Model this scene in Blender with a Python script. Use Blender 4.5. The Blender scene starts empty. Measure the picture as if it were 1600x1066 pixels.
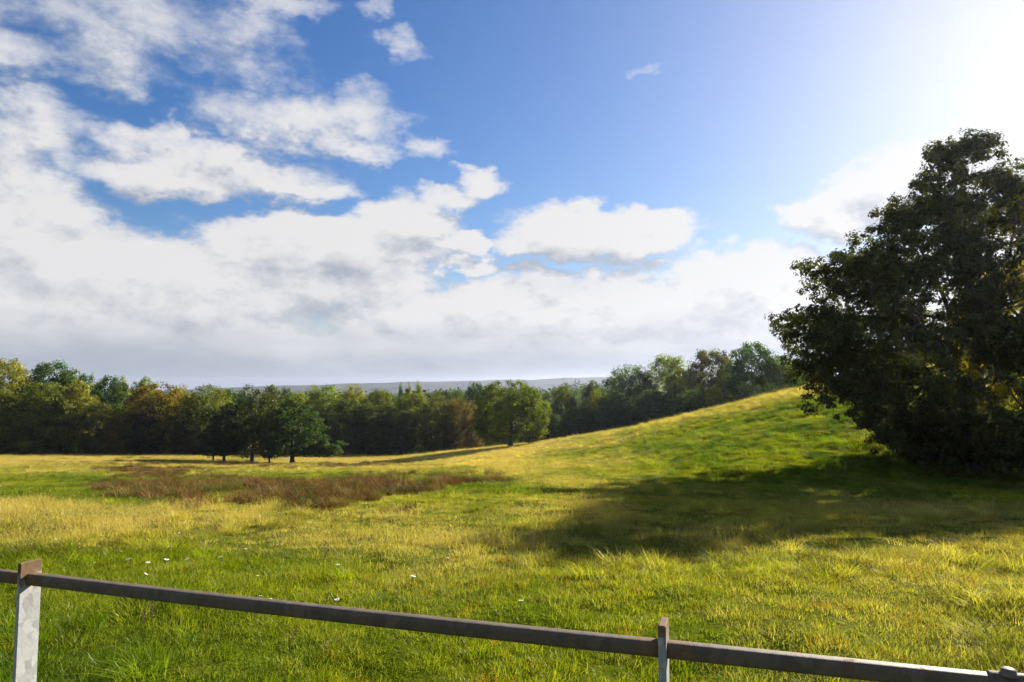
import bpy, math, random
import numpy as np
from mathutils import Vector

rng = np.random.default_rng(7)
random.seed(7)
scene = bpy.context.scene
COL = scene.collection
R = math.radians

# ------------------------------------------------------------------ camera
EYE = 1.6
PITCH = R(4.0)
FPX = 1067.0                       # focal length in pixels of the 1600 px wide photograph
cam_data = bpy.data.cameras.new('camera')
cam_data.sensor_width = 36.0
cam_data.lens = 36.0 * FPX / 1600.0
cam_data.clip_start = 0.05
cam_data.clip_end = 20000.0
cam = bpy.data.objects.new('camera', cam_data)
COL.objects.link(cam)
cam.location = (0, 0, EYE)
cam.rotation_euler = (R(90) + PITCH, 0, 0)
scene.camera = cam

# ------------------------------------------------------------------ exposure, render settings
scene.render.engine = 'CYCLES'
scene.view_settings.view_transform = 'Standard'
scene.view_settings.look = 'None'
scene.view_settings.exposure = 1.56
scene.view_settings.gamma = 1.0
scene.view_settings.use_curve_mapping = False
cy = scene.cycles
cy.max_bounces = 6
cy.diffuse_bounces = 3
cy.glossy_bounces = 2
cy.transmission_bounces = 3
cy.volume_bounces = 0
cy.transparent_max_bounces = 4
cy.use_denoising = True
cy.denoising_prefilter = 'ACCURATE'
cy.sample_clamp_indirect = 4.0
cy.use_adaptive_sampling = True
cy.adaptive_threshold = 0.01

# ------------------------------------------------------------------ sun and sky directions
SUN_AZ = R(41.5)                    # to the right of the view direction (+Y)
SUN_EL = R(23.6)
SUN = Vector((math.sin(SUN_AZ) * math.cos(SUN_EL), math.cos(SUN_AZ) * math.cos(SUN_EL), math.sin(SUN_EL)))
sun_data = bpy.data.lights.new('sun', 'SUN')
sun_data.energy = 5.0
sun_data.angle = R(0.5)
sun_data.color = (1.0, 0.91, 0.76)
sun_ob = bpy.data.objects.new('sun', sun_data)
COL.objects.link(sun_ob)
sun_ob.rotation_euler = SUN.to_track_quat('Z', 'Y').to_euler()
sun_ob.location = (30, 30, 40)


def px_dir(x, y):
    """Direction (unit, numpy) of a pixel of the photograph."""
    cx, cz = (x - 800.0) / FPX, (533.0 - y) / FPX
    v = np.array([cx, math.cos(PITCH) - cz * math.sin(PITCH), math.sin(PITCH) + cz * math.cos(PITCH)])
    return v / np.linalg.norm(v)


def at(x, y, Y):
    """World point at depth Y (metres along +Y) seen at a pixel of the photograph."""
    d = px_dir(x, y)
    return np.array([0, 0, EYE]) + d * (Y / d[1])


def to_px(X, Y, Z):
    c, s = math.cos(PITCH), math.sin(PITCH)
    dz = Z - EYE
    f = Y * c + dz * s
    f = np.maximum(f, 1e-3)
    u = -Y * s + dz * c
    return 800 + FPX * X / f, 533 - FPX * u / f


# ------------------------------------------------------------------ world: Nishita sky with clouds
class NT:
    """Small helper to write node trees as expressions."""

    def __init__(self, tree):
        self.t = tree

    def new(self, typ, **kw):
        n = self.t.nodes.new(typ)
        for k, v in kw.items():
            setattr(n, k, v)
        return n

    def put(self, sock, v):
        if isinstance(v, bpy.types.NodeSocket):
            self.t.links.new(v, sock)
        elif v is not None:
            sock.default_value = v

    def m(self, op, a, b=None, c=None, clamp=False):
        n = self.new('ShaderNodeMath', operation=op, use_clamp=clamp)
        for i, v in enumerate((a, b, c)):
            self.put(n.inputs[i], v) if v is not None else None
        return n.outputs[0]

    def v(self, op, a, b=None, c=None, scale=None):
        n = self.new('ShaderNodeVectorMath', operation=op)
        for i, v in enumerate((a, b, c)):
            if v is not None:
                self.put(n.inputs[i], v)
        if scale is not None:
            self.put(n.inputs['Scale'], scale)
        return n.outputs['Value'] if op in ('DOT_PRODUCT', 'LENGTH', 'DISTANCE') else n.outputs['Vector']

    def noise(self, vec, scale, detail=4.0, rough=0.55, dist=0.0, color=False):
        n = self.new('ShaderNodeTexNoise')
        self.put(n.inputs['Vector'], vec)
        self.put(n.inputs['Scale'], scale)
        n.inputs['Detail'].default_value = detail
        n.inputs['Roughness'].default_value = rough
        n.inputs['Distortion'].default_value = dist
        return n.outputs['Color'] if color else n.outputs[0]

    def ramp(self, x, a, b, lo=0.0, hi=1.0, smooth=True):
        n = self.new('ShaderNodeMapRange')
        n.interpolation_type = 'SMOOTHSTEP' if smooth else 'LINEAR'
        self.put(n.inputs[0], x)
        self.put(n.inputs[1], a)
        self.put(n.inputs[2], b)
        self.put(n.inputs[3], lo)
        self.put(n.inputs[4], hi)
        return n.outputs[0]

    def mix(self, f, a, b, blend='MIX'):
        n = self.new('ShaderNodeMix', data_type='RGBA', blend_type=blend)
        self.put(n.inputs[0], f)
        self.put(n.inputs[6], a if isinstance(a, bpy.types.NodeSocket) else (*a, 1.0))
        self.put(n.inputs[7], b if isinstance(b, bpy.types.NodeSocket) else (*b, 1.0))
        return n.outputs[2]

    def sep(self, vec):
        n = self.new('ShaderNodeSeparateXYZ')
        self.put(n.inputs[0], vec)
        return n.outputs

    def comb(self, x, y, z):
        n = self.new('ShaderNodeCombineXYZ')
        for i, v in enumerate((x, y, z)):
            self.put(n.inputs[i], v)
        return n.outputs[0]


world = bpy.data.worlds.new('World')
scene.world = world
world.use_nodes = True
wt = world.node_tree
wt.nodes.clear()


def azel(x, y):
    d = px_dir(x, y)
    return math.atan2(d[0], d[1]), math.asin(d[2])


# cloud masses: (x, y, half width, half height, density), read off the photograph and kept as azimuth and elevation
CLOUDS = [
    (150, 20, 330, 80, .62), (90, 95, 200, 55, .80), (340, 100, 150, 45, .75), (250, 60, 200, 60, .60),
    (400, 60, 75, 50, .62), (400, 10, 130, 28, .8),
    (60, 215, 110, 60, .75), (470, 185, 180, 48, .85), (560, 175, 64, 50, .85), (300, 265, 250, 48, .95), (440, 288, 100, 24, .95),
    (20, 330, 150, 120, .8), (120, 370, 120, 50, .6),
    (664, 232, 58, 26, .8), (602, 25, 42, 22, .78), (650, 76, 34, 18, .6), (545, 235, 70, 20, .7),
    (200, 448, 480, 85, 1.15), (30, 520, 560, 170, 1.2), (520, 400, 210, 55, 1.15), (630, 350, 90, 48, 1.1), (735, 302, 56, 26, 1.1), (685, 326, 66, 32, 1.1),
    (720, 384, 52, 20, 1.0), (712, 419, 48, 15, .85), (600, 445, 120, 55, 1.0),
    (880, 385, 110, 30, 1.0), (950, 358, 160, 42, 1.1), (1035, 342, 80, 30, 1.1), (860, 362, 60, 30, 1.0),
    (1020, 470, 330, 55, 1.15), (1150, 440, 160, 52, 1.15), (850, 495, 330, 62, 1.15), (1250, 510, 260, 110, 1.2),
    (500, 540, 600, 60, 1.1), (1100, 560, 600, 60, 1.1), (100, 560, 600, 60, 1.1), (1600, 480, 300, 130, 1.1),
    (1280, 340, 80, 42, 1.05), (1360, 300, 80, 45, 1.0), (1480, 265, 110, 55, 1.0), (1600, 245, 110, 60, 1.0),
    (1080, 405, 60, 14, .62), (1016, 108, 20, 10, .45), (930, 205, 30, 16, .35),
]

grp = bpy.data.node_groups.new('cloud_field', 'ShaderNodeTree')
grp.interface.new_socket('Direction', in_out='INPUT', socket_type='NodeSocketVector')
grp.interface.new_socket('Field', in_out='OUTPUT', socket_type='NodeSocketFloat')
g = NT(grp)
gi = g.new('NodeGroupInput').outputs[0]
dirn = g.v('NORMALIZE', gi)
sx, sy_, sz = g.sep(dirn)
az = g.m('ARCTAN2', sx, sy_)
el = g.m('ARCSINE', sz)
stretched = g.v('MULTIPLY', dirn, (1.0, 1.0, 1.7))
w1 = g.noise(stretched, 5.0, 5.0, 0.6, color=True)
w2 = g.noise(g.v('ADD', stretched, (3.1, 1.7, 5.2)), 22.0, 4.0, 0.6, color=True)
warp = g.v('ADD', g.v('MULTIPLY', g.v('SUBTRACT', w1, (.5, .5, .5)), (.20, .13, 0)), g.v('MULTIPLY', g.v('SUBTRACT', w2, (.5, .5, .5)), (.065, .045, 0)))
p = g.v('ADD', g.comb(az, el, 0.0), warp)
acc = None
for (x, y, rx, ry, s) in CLOUDS:
    a0, e0 = azel(x, y)
    a1 = azel(x + rx, y)[0]
    a2 = azel(x - rx, y)[0]
    e1 = azel(x, y - ry)[1]
    e2 = azel(x, y + ry)[1]
    ka, ke = 2.0 / abs(a1 - a2), 2.0 / abs(e1 - e2)
    q = g.v('MULTIPLY', g.v('SUBTRACT', p, (a0, e0, 0)), (ka, ke, 0))
    val = g.m('MULTIPLY_ADD', g.v('DOT_PRODUCT', q, q), -0.62 * s, s)
    acc = val if acc is None else g.m('SMOOTH_MAX', acc, val, 0.12)
# the rest of the sky (outside the photograph) carries the same kind of broken cloud
rest = g.m('MULTIPLY_ADD', g.noise(g.v('MULTIPLY', dirn, (1, 1, 2.2)), 2.2, 3.0, .5), 4.2, -1.8)
rest = g.m('SUBTRACT', rest, g.ramp(g.v('DOT_PRODUCT', dirn, tuple(px_dir(800, 500))), 0.50, 0.66, 0.0, 3.0))
acc = g.m('SMOOTH_MAX', acc, rest, 0.12)
acc = g.m('MAXIMUM', acc, -0.6)
acc = g.m('ADD', acc, g.ramp(el, 0.035, 0.085, 0.9, 0.0))
fb = g.noise(stretched, 8.0, 11.0, 0.66)
field = g.m('MULTIPLY_ADD', g.m('SUBTRACT', fb, 0.5), 2.0, acc)
go = g.new('NodeGroupOutput')
grp.links.new(field, go.inputs[0])

w = NT(wt)
tc = w.new('ShaderNodeTexCoord').outputs['Generated']
d = w.v('NORMALIZE', tc)


def cloud(vec):
    n = w.new('ShaderNodeGroup')
    n.node_tree = grp
    w.put(n.inputs[0], vec)
    return n.outputs[0]


f0 = cloud(d)
toward = Vector((0.45, 0.1, 0.85)).normalized()
f1 = cloud(w.v('ADD', d, tuple(toward * 0.030)))
f2 = cloud(w.v('ADD', d, tuple(toward * 0.085)))
dz = w.sep(d)[2]
alpha = w.ramp(f0, w.ramp(dz, .2, .45, .12, .10), w.ramp(dz, .20, .45, .74, 1.15))
lit = w.m('MULTIPLY_ADD', w.m('SUBTRACT', f0, f1), 1.35, 0.76, clamp=True)
thick = w.ramp(f0, 0.85, 1.65, 0.0, 0.16)
lit = w.m('SUBTRACT', w.m('ADD', lit, w.m('MULTIPLY', w.m('SUBTRACT', f0, f2), 0.35)), thick, clamp=True)
dz = w.sep(d)[2]
sky = w.new('ShaderNodeTexSky')
sky.sky_type = 'NISHITA'
sky.sun_disc = False
sky.sun_elevation = SUN_EL
sky.sun_rotation = SUN_AZ
sky.air_density = 1.0
sky.dust_density = 0.35
sky.ozone_density = 2.0
sunward = w.v('DOT_PRODUCT', d, tuple(SUN))
STR = 0.050
hsv = w.new('ShaderNodeHueSaturation')
hsv.inputs['Saturation'].default_value = 1.37
hsv.inputs['Hue'].default_value = 0.512
hsv.inputs['Value'].default_value = 0.86
w.put(hsv.inputs['Color'], sky.outputs[0])
# aureole of the sun behind thin bright air
aur = w.m('ADD', w.m('MULTIPLY', w.m('POWER', w.m('MAXIMUM', sunward, 0.0), 14.0), 0.9), w.m('MULTIPLY', w.m('POWER', w.m('MAXIMUM', sunward, 0.0), 4.0), 0.55))
glow = w.v('SCALE', (0.98, 0.98, 1.0), scale=aur)
base = w.v('ADD', hsv.outputs[0], glow)
# soft rolloff compresses the brightest part of the sky
blum = w.m('MULTIPLY', w.v('DOT_PRODUCT', base, (.25, .5, .25)), STR * 2.95)
base = w.v('SCALE', base, scale=w.m('DIVIDE', 1.0, w.m('SQRT', w.m('MULTIPLY_ADD', w.m('MULTIPLY', blum, blum), 0.55, 1.0))))
white = w.mix(lit, (0.50, 0.55, 0.64), (0.99, 0.985, 0.99))
# low on the horizon the cloud bases are grey
lowgrey = w.ramp(w.m('ADD', dz, w.m('MULTIPLY', w.m('SUBTRACT', w.noise(w.v('MULTIPLY', d, (1, 1, 3.5)), 6.0, 5.0), .5), .10)), 0.015, 0.11, 0.92, 0.0)
white = w.mix(lowgrey, white, (0.43, 0.495, 0.59))
white = w.v('ADD', w.v('SCALE', white, scale=0.275 / STR), w.v('SCALE', glow, scale=0.45))
skycol = w.mix(alpha, base, white)
bg = w.new('ShaderNodeBackground')
bg.inputs['Strength'].default_value = STR
w.put(bg.inputs['Color'], skycol)
wo = w.new('ShaderNodeOutputWorld')
wt.links.new(bg.outputs[0], wo.inputs['Surface'])
world.cycles.sampling_method = 'MANUAL'
world.cycles.sample_map_resolution = 512

# ------------------------------------------------------------------ helpers: tags, meshes, noise


def tag(o, label=None, cat=None, group=None, kind=None):
    for k, v in (('label', label), ('category', cat), ('group', group), ('kind', kind)):
        if v:
            o[k] = v
    return o


def make_mesh(name, verts, quads=None, tris=None, smooth=False):
    """Fast mesh from numpy arrays."""
    me = bpy.data.meshes.new(name)
    verts = np.asarray(verts, dtype=np.float32)
    q = np.zeros((0, 4), np.int32) if quads is None else np.asarray(quads, np.int32)
    t = np.zeros((0, 3), np.int32) if tris is None else np.asarray(tris, np.int32)
    me.vertices.add(len(verts))
    me.vertices.foreach_set('co', verts.ravel())
    nl = q.size + t.size
    me.loops.add(nl)
    me.loops.foreach_set('vertex_index', np.concatenate([q.ravel(), t.ravel()]))
    me.polygons.add(len(q) + len(t))
    starts = np.concatenate([np.arange(len(q)) * 4, q.size + np.arange(len(t)) * 3]).astype(np.int32)
    me.polygons.foreach_set('loop_start', starts)
    me.polygons.foreach_set('use_smooth', np.full(len(q) + len(t), bool(smooth)))
    me.update(calc_edges=True)
    me.validate()
    return me


def link(name, me, mat=None, parent=None):
    o = bpy.data.objects.new(name, me)
    COL.objects.link(o)
    if mat is not None and not me.materials:
        me.materials.append(mat)
    if parent is not None:
        o.parent = parent
    return o


def empty(name, loc, rz=0.0):
    o = bpy.data.objects.new(name, None)
    COL.objects.link(o)
    o.location = tuple(loc)
    o.rotation_euler = (0, 0, rz)
    o.empty_display_size = 0.3
    return o


def _hash(ix, iy, seed):
    h = (ix.astype(np.int64) * 374761393 + iy.astype(np.int64) * 668265263 + seed * 974634777) & 0xffffffff
    h = ((h ^ (h >> 13)) * 1274126177) & 0xffffffff
    return ((h ^ (h >> 16)) & 0xffff) / 65535.0


def vnoise(x, y, seed=0):
    ix, iy = np.floor(x), np.floor(y)
    fx, fy = x - ix, y - iy
    fx, fy = fx * fx * (3 - 2 * fx), fy * fy * (3 - 2 * fy)
    a, b = _hash(ix, iy, seed), _hash(ix + 1, iy, seed)
    c, e = _hash(ix, iy + 1, seed), _hash(ix + 1, iy + 1, seed)
    return (a * (1 - fx) + b * fx) * (1 - fy) + (c * (1 - fx) + e * fx) * fy


def fbm(x, y, seed=0, octaves=4, gain=0.5):
    x, y = np.asarray(x, float), np.asarray(y, float)
    s, a, tot = 0.0, 1.0, 0.0
    for i in range(octaves):
        s = s + a * vnoise(x * 2 ** i + 17.3 * i, y * 2 ** i - 9.1 * i, seed + i)
        tot += a
        a *= gain
    return s / tot


def sstep(a, b, x):
    t = np.clip((x - a) / (b - a), 0, 1)
    return t * t * (3 - 2 * t)


# ------------------------------------------------------------------ terrain height
_ctrl = [np.array(c, float) for c in [
    (0, 0, 0), (-4, 0, 0), (4, 0, 0.05), (0, -6, .3), (-12, -3, .1), (14, -3, .5), (0, -25, 1.5), (-40, -20, 1), (40, -20, 2.5),
    (0, 5, -.25), (-4, 5, -.25), (4, 5, -.2), (0, 10, -.7), (-9, 10, -.75), (8, 10, -.6), (16, 9, -.3),
    (0, 15, -1.15), (-14, 15, -1.2), (12, 15, -1.1), (-40, 20, -1.3), (45, 12, .4),
    (-26, 26, -2.3), (-8, 26, -2.1), (4, 26, -2.0),
]]
for (x, y, Y) in [
    (30, 752, 40), (250, 754, 40), (500, 752, 40), (760, 740, 40),
    (30, 734, 62), (250, 739, 60), (500, 740, 60), (700, 730, 60),
    (30, 718, 100), (200, 719, 102), (459, 724, 105), (370, 722, 105), (620, 718, 100),
    (0, 712, 135), (250, 712, 135), (520, 712, 138), (640, 710.5, 140),
    (0, 715, 170), (300, 714, 170), (560, 714, 170), (-500, 715, 120), (-500, 760, 40),
    (700, 708.5, 130), (797, 696, 124), (850, 690, 118), (940, 676.5, 108), (1040, 655.5, 97), (1140, 632.5, 87), (1230, 615.5, 80), (1330, 597, 76), (1450, 571, 75), (1600, 551, 75), (1800, 532, 76),
    (800, 716, 75), (900, 700, 75), (1000, 700, 62), (1000, 725, 45), (1000, 760, 27),
    (1130, 670, 62), (1130, 712, 45), (1240, 655, 60), (1240, 712, 42), (1240, 755, 28), (1400, 640, 55), (1380, 700, 42),
    (1500, 739, 37), (1600, 742, 37), (1600, 800, 18.5), (1500, 775, 24), (1700, 690, 45), (1650, 620, 58),
    (800, 704, 165), (940, 694, 145), (1140, 672, 132), (1330, 645, 122), (1600, 610, 120),
    (1000, 700, 175), (1300, 680, 175), (1700, 650, 175), (1900, 600, 110),
]:
    _ctrl.append(at(x, y, Y))
_ctrl = np.array(_ctrl)


def _tps_fit(P, z, lam=0.6):
    n = len(P)
    D = np.linalg.norm(P[:, None] - P[None], axis=2)
    K = np.where(D > 0, D ** 2 * np.log(D + 1e-9), 0)
    Q = np.hstack([np.ones((n, 1)), P])
    A = np.zeros((n + 3, n + 3))
    # loose far away, exact close by
    A[:n, :n] = K + np.diag(lam * (0.3 + np.linalg.norm(P, axis=1) / 40.0))
    A[:n, n:] = Q
    A[n:, :n] = Q.T
    return np.linalg.solve(A, np.concatenate([z, np.zeros(3)]))


_tw = _tps_fit(_ctrl[:, :2], _ctrl[:, 2])


def ground(X, Y):
    """Height of the ground, metres."""
    X, Y = np.atleast_1d(np.asarray(X, float)), np.atleast_1d(np.asarray(Y, float))
    shp = X.shape
    x, y = X.ravel(), Y.ravel()
    out = np.empty_like(x)
    for i in range(0, len(x), 20000):
        xs, ys = x[i:i + 20000], y[i:i + 20000]
        D2 = (xs[:, None] - _ctrl[None, :, 0]) ** 2 + (ys[:, None] - _ctrl[None, :, 1]) ** 2
        K = 0.5 * D2 * np.log(D2 + 1e-12)
        out[i:i + 20000] = K @ _tw[:-3] + _tw[-3] + _tw[-2] * xs + _tw[-1] * ys
    r = np.hypot(x, y)
    behind = sstep(-30, -5, y)
    out = out * behind + 1.5 * (1 - behind)
    far = -15 + 2 * sstep(200, 600, r) + 5 * (fbm(x / 260, y / 260, 3, 3) - .5) * sstep(200, 500, r)
    k = sstep(165, 260, r) * sstep(-60, 60, y + .2 * np.abs(x))
    out = out * (1 - k) + far * k
    # small unevenness of the turf
    out += 0.10 * (fbm(x / 2.2, y / 2.2, 11, 3) - .5) * sstep(2, 8, r) + .35 * (fbm(x / 11, y / 11, 21, 2) - .5) * sstep(6, 30, r)
    out += .15 * (fbm(x / .75, y / .75, 13, 2) - .5) * sstep(2.5, 4.5, r) * (1 - sstep(14, 24, r))
    hill = sstep(900, 1050, 800 + FPX * x / np.maximum(y, 1)) * sstep(26, 38, y) * (1 - sstep(62, 80, y))
    u = x * .55 + y * .83
    v = -x * .83 + y * .55
    out += hill * .70 * (fbm(u / .9, v / 2.6, 31, 3) - .5)
    return out.reshape(shp)


def gz(x, y):
    return float(ground([x], [y])[0])


# ------------------------------------------------------------------ what grows where (1 = straw coloured, 0 = green)
def ell(u, v, cx, cy, rx, ry, tilt=0.0):
    return 1 - np.hypot((u - cx) / rx, (v - cy - tilt * (u - cx)) / ry)


def brush_mask(X, Y, Z):
    """Where the brown rushes grow."""
    u, v = to_px(X, Y, Z)
    m = np.full(X.shape, -1.0)
    for e in [(235, 734, 105, 13, .09), (420, 756, 110, 6, .08), (275, 772, 92, 24, .05), (475, 782, 160, 19, .02), (590, 760, 150, 13, -.02), (675, 756, 70, 9, -.03), (555, 727, 130, 4, -.01), (395, 726, 70, 4, .0)]:
        m = np.maximum(m, ell(u, v, *e))
    m = m - .14 + 2.6 * (fbm(X / 2.6, Y / 4.5, 51, 4) - .5) + 1.3 * (fbm(X / .9, Y / 1.5, 57, 2) - .5)
    return sstep(0.0, .22, m) * sstep(9, 13, Y)


def straw_mask(X, Y, Z):
    u, v = to_px(X, Y, Z)
    n1 = fbm(X / 5.0, Y / 8.0, 61, 4)
    n2 = fbm(X / 1.1, Y / 1.6, 67, 3)
    s = np.full(X.shape, .10)
    band = sstep(772, 800, v) * (1 - sstep(845, 880, v)) * (1 - .55 * sstep(450, 900, u))
    s += .48 * band
    s += .62 * (1 - sstep(726, 748, v)) * (1 - sstep(700, 900, u))           # far meadow
    crest = np.interp(u, [700, 850, 940, 1040, 1140, 1230, 1330, 1600], [708, 690, 676, 655, 632, 612, 591, 551])
    s += .48 * (1 - sstep(6, 26 + 10 * n1, v - crest)) * sstep(650, 760, u)
    s += .30 * sstep(700, 900, u) * (1 - sstep(900, 1100, u)) * sstep(690, 720, v) * (1 - sstep(790, 830, v))
    s -= .22 * sstep(960, 1080, u) * (1 - sstep(745, 775, v)) * sstep(6, 26, v - crest)
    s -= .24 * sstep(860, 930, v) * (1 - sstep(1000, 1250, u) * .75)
    s += .10 * sstep(1000, 1400, u) * sstep(840, 880, v)
    s -= .25 * sstep(-.2, .3, ell(u, v, 150, 765, 150, 22))
    s += .95 * (n1 - .5) + .6 * (n2 - .5)
    return np.clip(s, 0, 1)


GREEN_A, GREEN_B = np.array([.052, .100, .004]), np.array([.238, .252, .007])
STRAW_A, STRAW_B = np.array([.34, .262, .066]), np.array([.52, .42, .17])
BROWN_A, BROWN_B = np.array([.048, .028, .013]), np.array([.205, .110, .036])


def meadow_color(X, Y, Z, jitter=None):
    s = straw_mask(X, Y, Z)
    n = fbm(X / 3.1, Y / 3.7, 71, 3)
    if jitter is None:
        jitter = fbm(X / .35, Y / .45, 77, 2)
    g_ = GREEN_A + (GREEN_B - GREEN_A) * np.clip(.75 * (n - .25) * 1.6 + .5 * (jitter - .5), 0, 1)[:, None]
    t_ = STRAW_A + (STRAW_B - STRAW_A) * np.clip(jitter, 0, 1)[:, None]
    k = np.clip(s + .25 * (jitter - .5), 0, 1)[:, None]
    return g_ * (1 - k) + t_ * k, s


# ------------------------------------------------------------------ materials
def new_mat(name):
    m = bpy.data.materials.new(name)
    m.use_nodes = True
    m.node_tree.nodes.clear()
    return m, NT(m.node_tree)


def attr(n, name, typ='GEOMETRY'):
    a = n.new('ShaderNodeAttribute', attribute_name=name, attribute_type=typ)
    return a.outputs


def finish(m, n, shader):
    o = n.new('ShaderNodeOutputMaterial')
    m.node_tree.links.new(shader, o.inputs['Surface'])
    return m


def blade_material(name, trans=.46, gloss=.008, rough=.40):
    m, n = new_mat(name)
    tint = attr(n, 'tint', 'INSTANCER')['Color']
    var = attr(n, 'var')['Fac']
    col = n.mix(n.m('MULTIPLY', var, .55), tint, n.v('MULTIPLY', tint, (1.35, 1.25, .85)))
    df = n.new('ShaderNodeBsdfDiffuse')
    n.put(df.inputs['Color'], col)
    tr = n.new('ShaderNodeBsdfTranslucent')
    n.put(tr.inputs['Color'], n.v('MULTIPLY', col, (1.45, 1.50, .60)))
    mx = n.new('ShaderNodeMixShader')
    mx.inputs[0].default_value = trans
    n.t.links.new(df.outputs[0], mx.inputs[1])
    n.t.links.new(tr.outputs[0], mx.inputs[2])
    gl = n.new('ShaderNodeBsdfAnisotropic')
    gl.inputs['Roughness'].default_value = rough
    gl.inputs['Color'].default_value = (1, 1, .95, 1)
    m2 = n.new('ShaderNodeMixShader')
    m2.inputs[0].default_value = gloss
    n.t.links.new(mx.outputs[0], m2.inputs[1])
    n.t.links.new(gl.outputs[0], m2.inputs[2])
    return finish(m, n, m2.outputs[0])


def leaf_material(name, trans=.48, gloss=.012):
    """Leaf colour comes from the object's colour, varied from clump to clump and leaf to leaf."""
    m, n = new_mat(name)
    oi = n.new('ShaderNodeObjectInfo')
    var = attr(n, 'var')['Vector']
    v0, v1, v2 = n.sep(var)
    hs = n.new('ShaderNodeHueSaturation')
    n.put(hs.inputs['Color'], oi.outputs['Color'])
    n.put(hs.inputs['Hue'], n.m('MULTIPLY_ADD', v1, -.045, .528))
    hs.inputs['Saturation'].default_value = 1.0
    n.put(hs.inputs['Value'], n.m('ADD', n.m('MULTIPLY_ADD', v0, .95, .50), n.m('MULTIPLY_ADD', v2, .5, -.25)))
    col = hs.outputs[0]
    df = n.new('ShaderNodeBsdfDiffuse')
    n.put(df.inputs['Color'], col)
    tr = n.new('ShaderNodeBsdfTranslucent')
    n.put(tr.inputs['Color'], n.v('MULTIPLY', col, (1.55, 1.65, .45)))
    mx = n.new('ShaderNodeMixShader')
    mx.inputs[0].default_value = trans
    n.t.links.new(df.outputs[0], mx.inputs[1])
    n.t.links.new(tr.outputs[0], mx.inputs[2])
    gl = n.new('ShaderNodeBsdfAnisotropic')
    gl.inputs['Roughness'].default_value = .45
    m2 = n.new('ShaderNodeMixShader')
    m2.inputs[0].default_value = gloss
    n.t.links.new(mx.outputs[0], m2.inputs[1])
    n.t.links.new(gl.outputs[0], m2.inputs[2])
    return finish(m, n, m2.outputs[0])


def bark_material():
    m, n = new_mat('bark')
    co = n.new('ShaderNodeTexCoord').outputs['Object']
    k = n.noise(n.v('MULTIPLY', co, (9, 9, 2)), 2.0, 5.0)
    col = n.mix(n.ramp(k, .3, .7), (.030, .023, .017), (.10, .083, .062))
    b = n.new('ShaderNodeBsdfPrincipled')
    n.put(b.inputs['Base Color'], col)
    b.inputs['Roughness'].default_value = .9
    bp = n.new('ShaderNodeBump')
    bp.inputs['Strength'].default_value = .6
    bp.inputs['Distance'].default_value = .03
    n.put(bp.inputs['Height'], k)
    n.t.links.new(bp.outputs[0], b.inputs['Normal'])
    return finish(m, n, b.outputs[0])


M_BARK = bark_material()
M_LEAF = leaf_material('leaf')
M_BLADE = blade_material('grass_blade')
M_STALK = blade_material('dry_stalk', .34, .015, .5)
M_BRUSH = blade_material('rush_stalk', .15, .012, .5)

# ground
M_GROUND, n = new_mat('turf')
colr = attr(n, 'kind_colour')['Color']
pos = n.new('ShaderNodeNewGeometry').outputs['Position']
k1 = n.noise(pos, 6.0, 6.0, .65)
k2 = n.noise(n.v('MULTIPLY', pos, (1.0, .5, 1.0)), 1.2, 5.0, .6)
col = n.v('SCALE', colr, scale=n.m('ADD', n.ramp(k1, .25, .75, .55, 1.15), n.ramp(k2, .3, .7, -.12, .18)))
b = n.new('ShaderNodeBsdfPrincipled')
n.put(b.inputs['Base Color'], col)
b.inputs['Roughness'].default_value = 1.0
b.inputs['Specular IOR Level'].default_value = 0
bp = n.new('ShaderNodeBump')
bp.inputs['Strength'].default_value = .9
bp.inputs['Distance'].default_value = .12
n.put(bp.inputs['Height'], k1)
n.t.links.new(bp.outputs[0], b.inputs['Normal'])
finish(M_GROUND, n, b.outputs[0])

# ------------------------------------------------------------------ the ground: one sheet out to the horizon
azs = np.concatenate([np.linspace(-50, 50, 560), np.linspace(50, 310, 132)[1:-1]]) * math.pi / 180
rads = np.concatenate([np.linspace(.25, 6, 60), 6 * (130 / 6) ** np.linspace(0, 1, 200)[1:], 130 * (6200 / 130) ** np.linspace(0, 1, 90)[1:]])
AA, RR = np.meshgrid(azs, rads)
GX, GY = (np.sin(AA) * RR).ravel(), (np.cos(AA) * RR).ravel()
GZ = ground(GX, GY)
na, nr = len(azs), len(rads)
ii = np.arange(na)
jj = np.arange(nr - 1)
I, J = np.meshgrid(ii, jj)
I2 = (I + 1) % na
quads = np.stack([J * na + I, J * na + I2, (J + 1) * na + I2, (J + 1) * na + I], -1).reshape(-1, 4)[:, ::-1]
verts = np.vstack([np.stack([GX, GY, GZ], 1), [[0, 0, gz(0, 0)]]])
centre = len(verts) - 1
tris = np.stack([ii, (ii + 1) % na, np.full(na, centre)], 1)[:, ::-1]
me = make_mesh('ground', verts, quads, tris[:, ::-1] if False else tris, smooth=True)
VX, VY, VZ = verts.T
colv, sv = meadow_color(VX, VY, VZ)
bm_ = brush_mask(VX, VY, VZ)
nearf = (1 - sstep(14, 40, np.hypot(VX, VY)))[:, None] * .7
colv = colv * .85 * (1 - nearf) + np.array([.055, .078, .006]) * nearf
colv = colv * (1 - bm_[:, None]) + np.array([.12, .085, .03]) * bm_[:, None]
vr = np.hypot(VX, VY)
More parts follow.
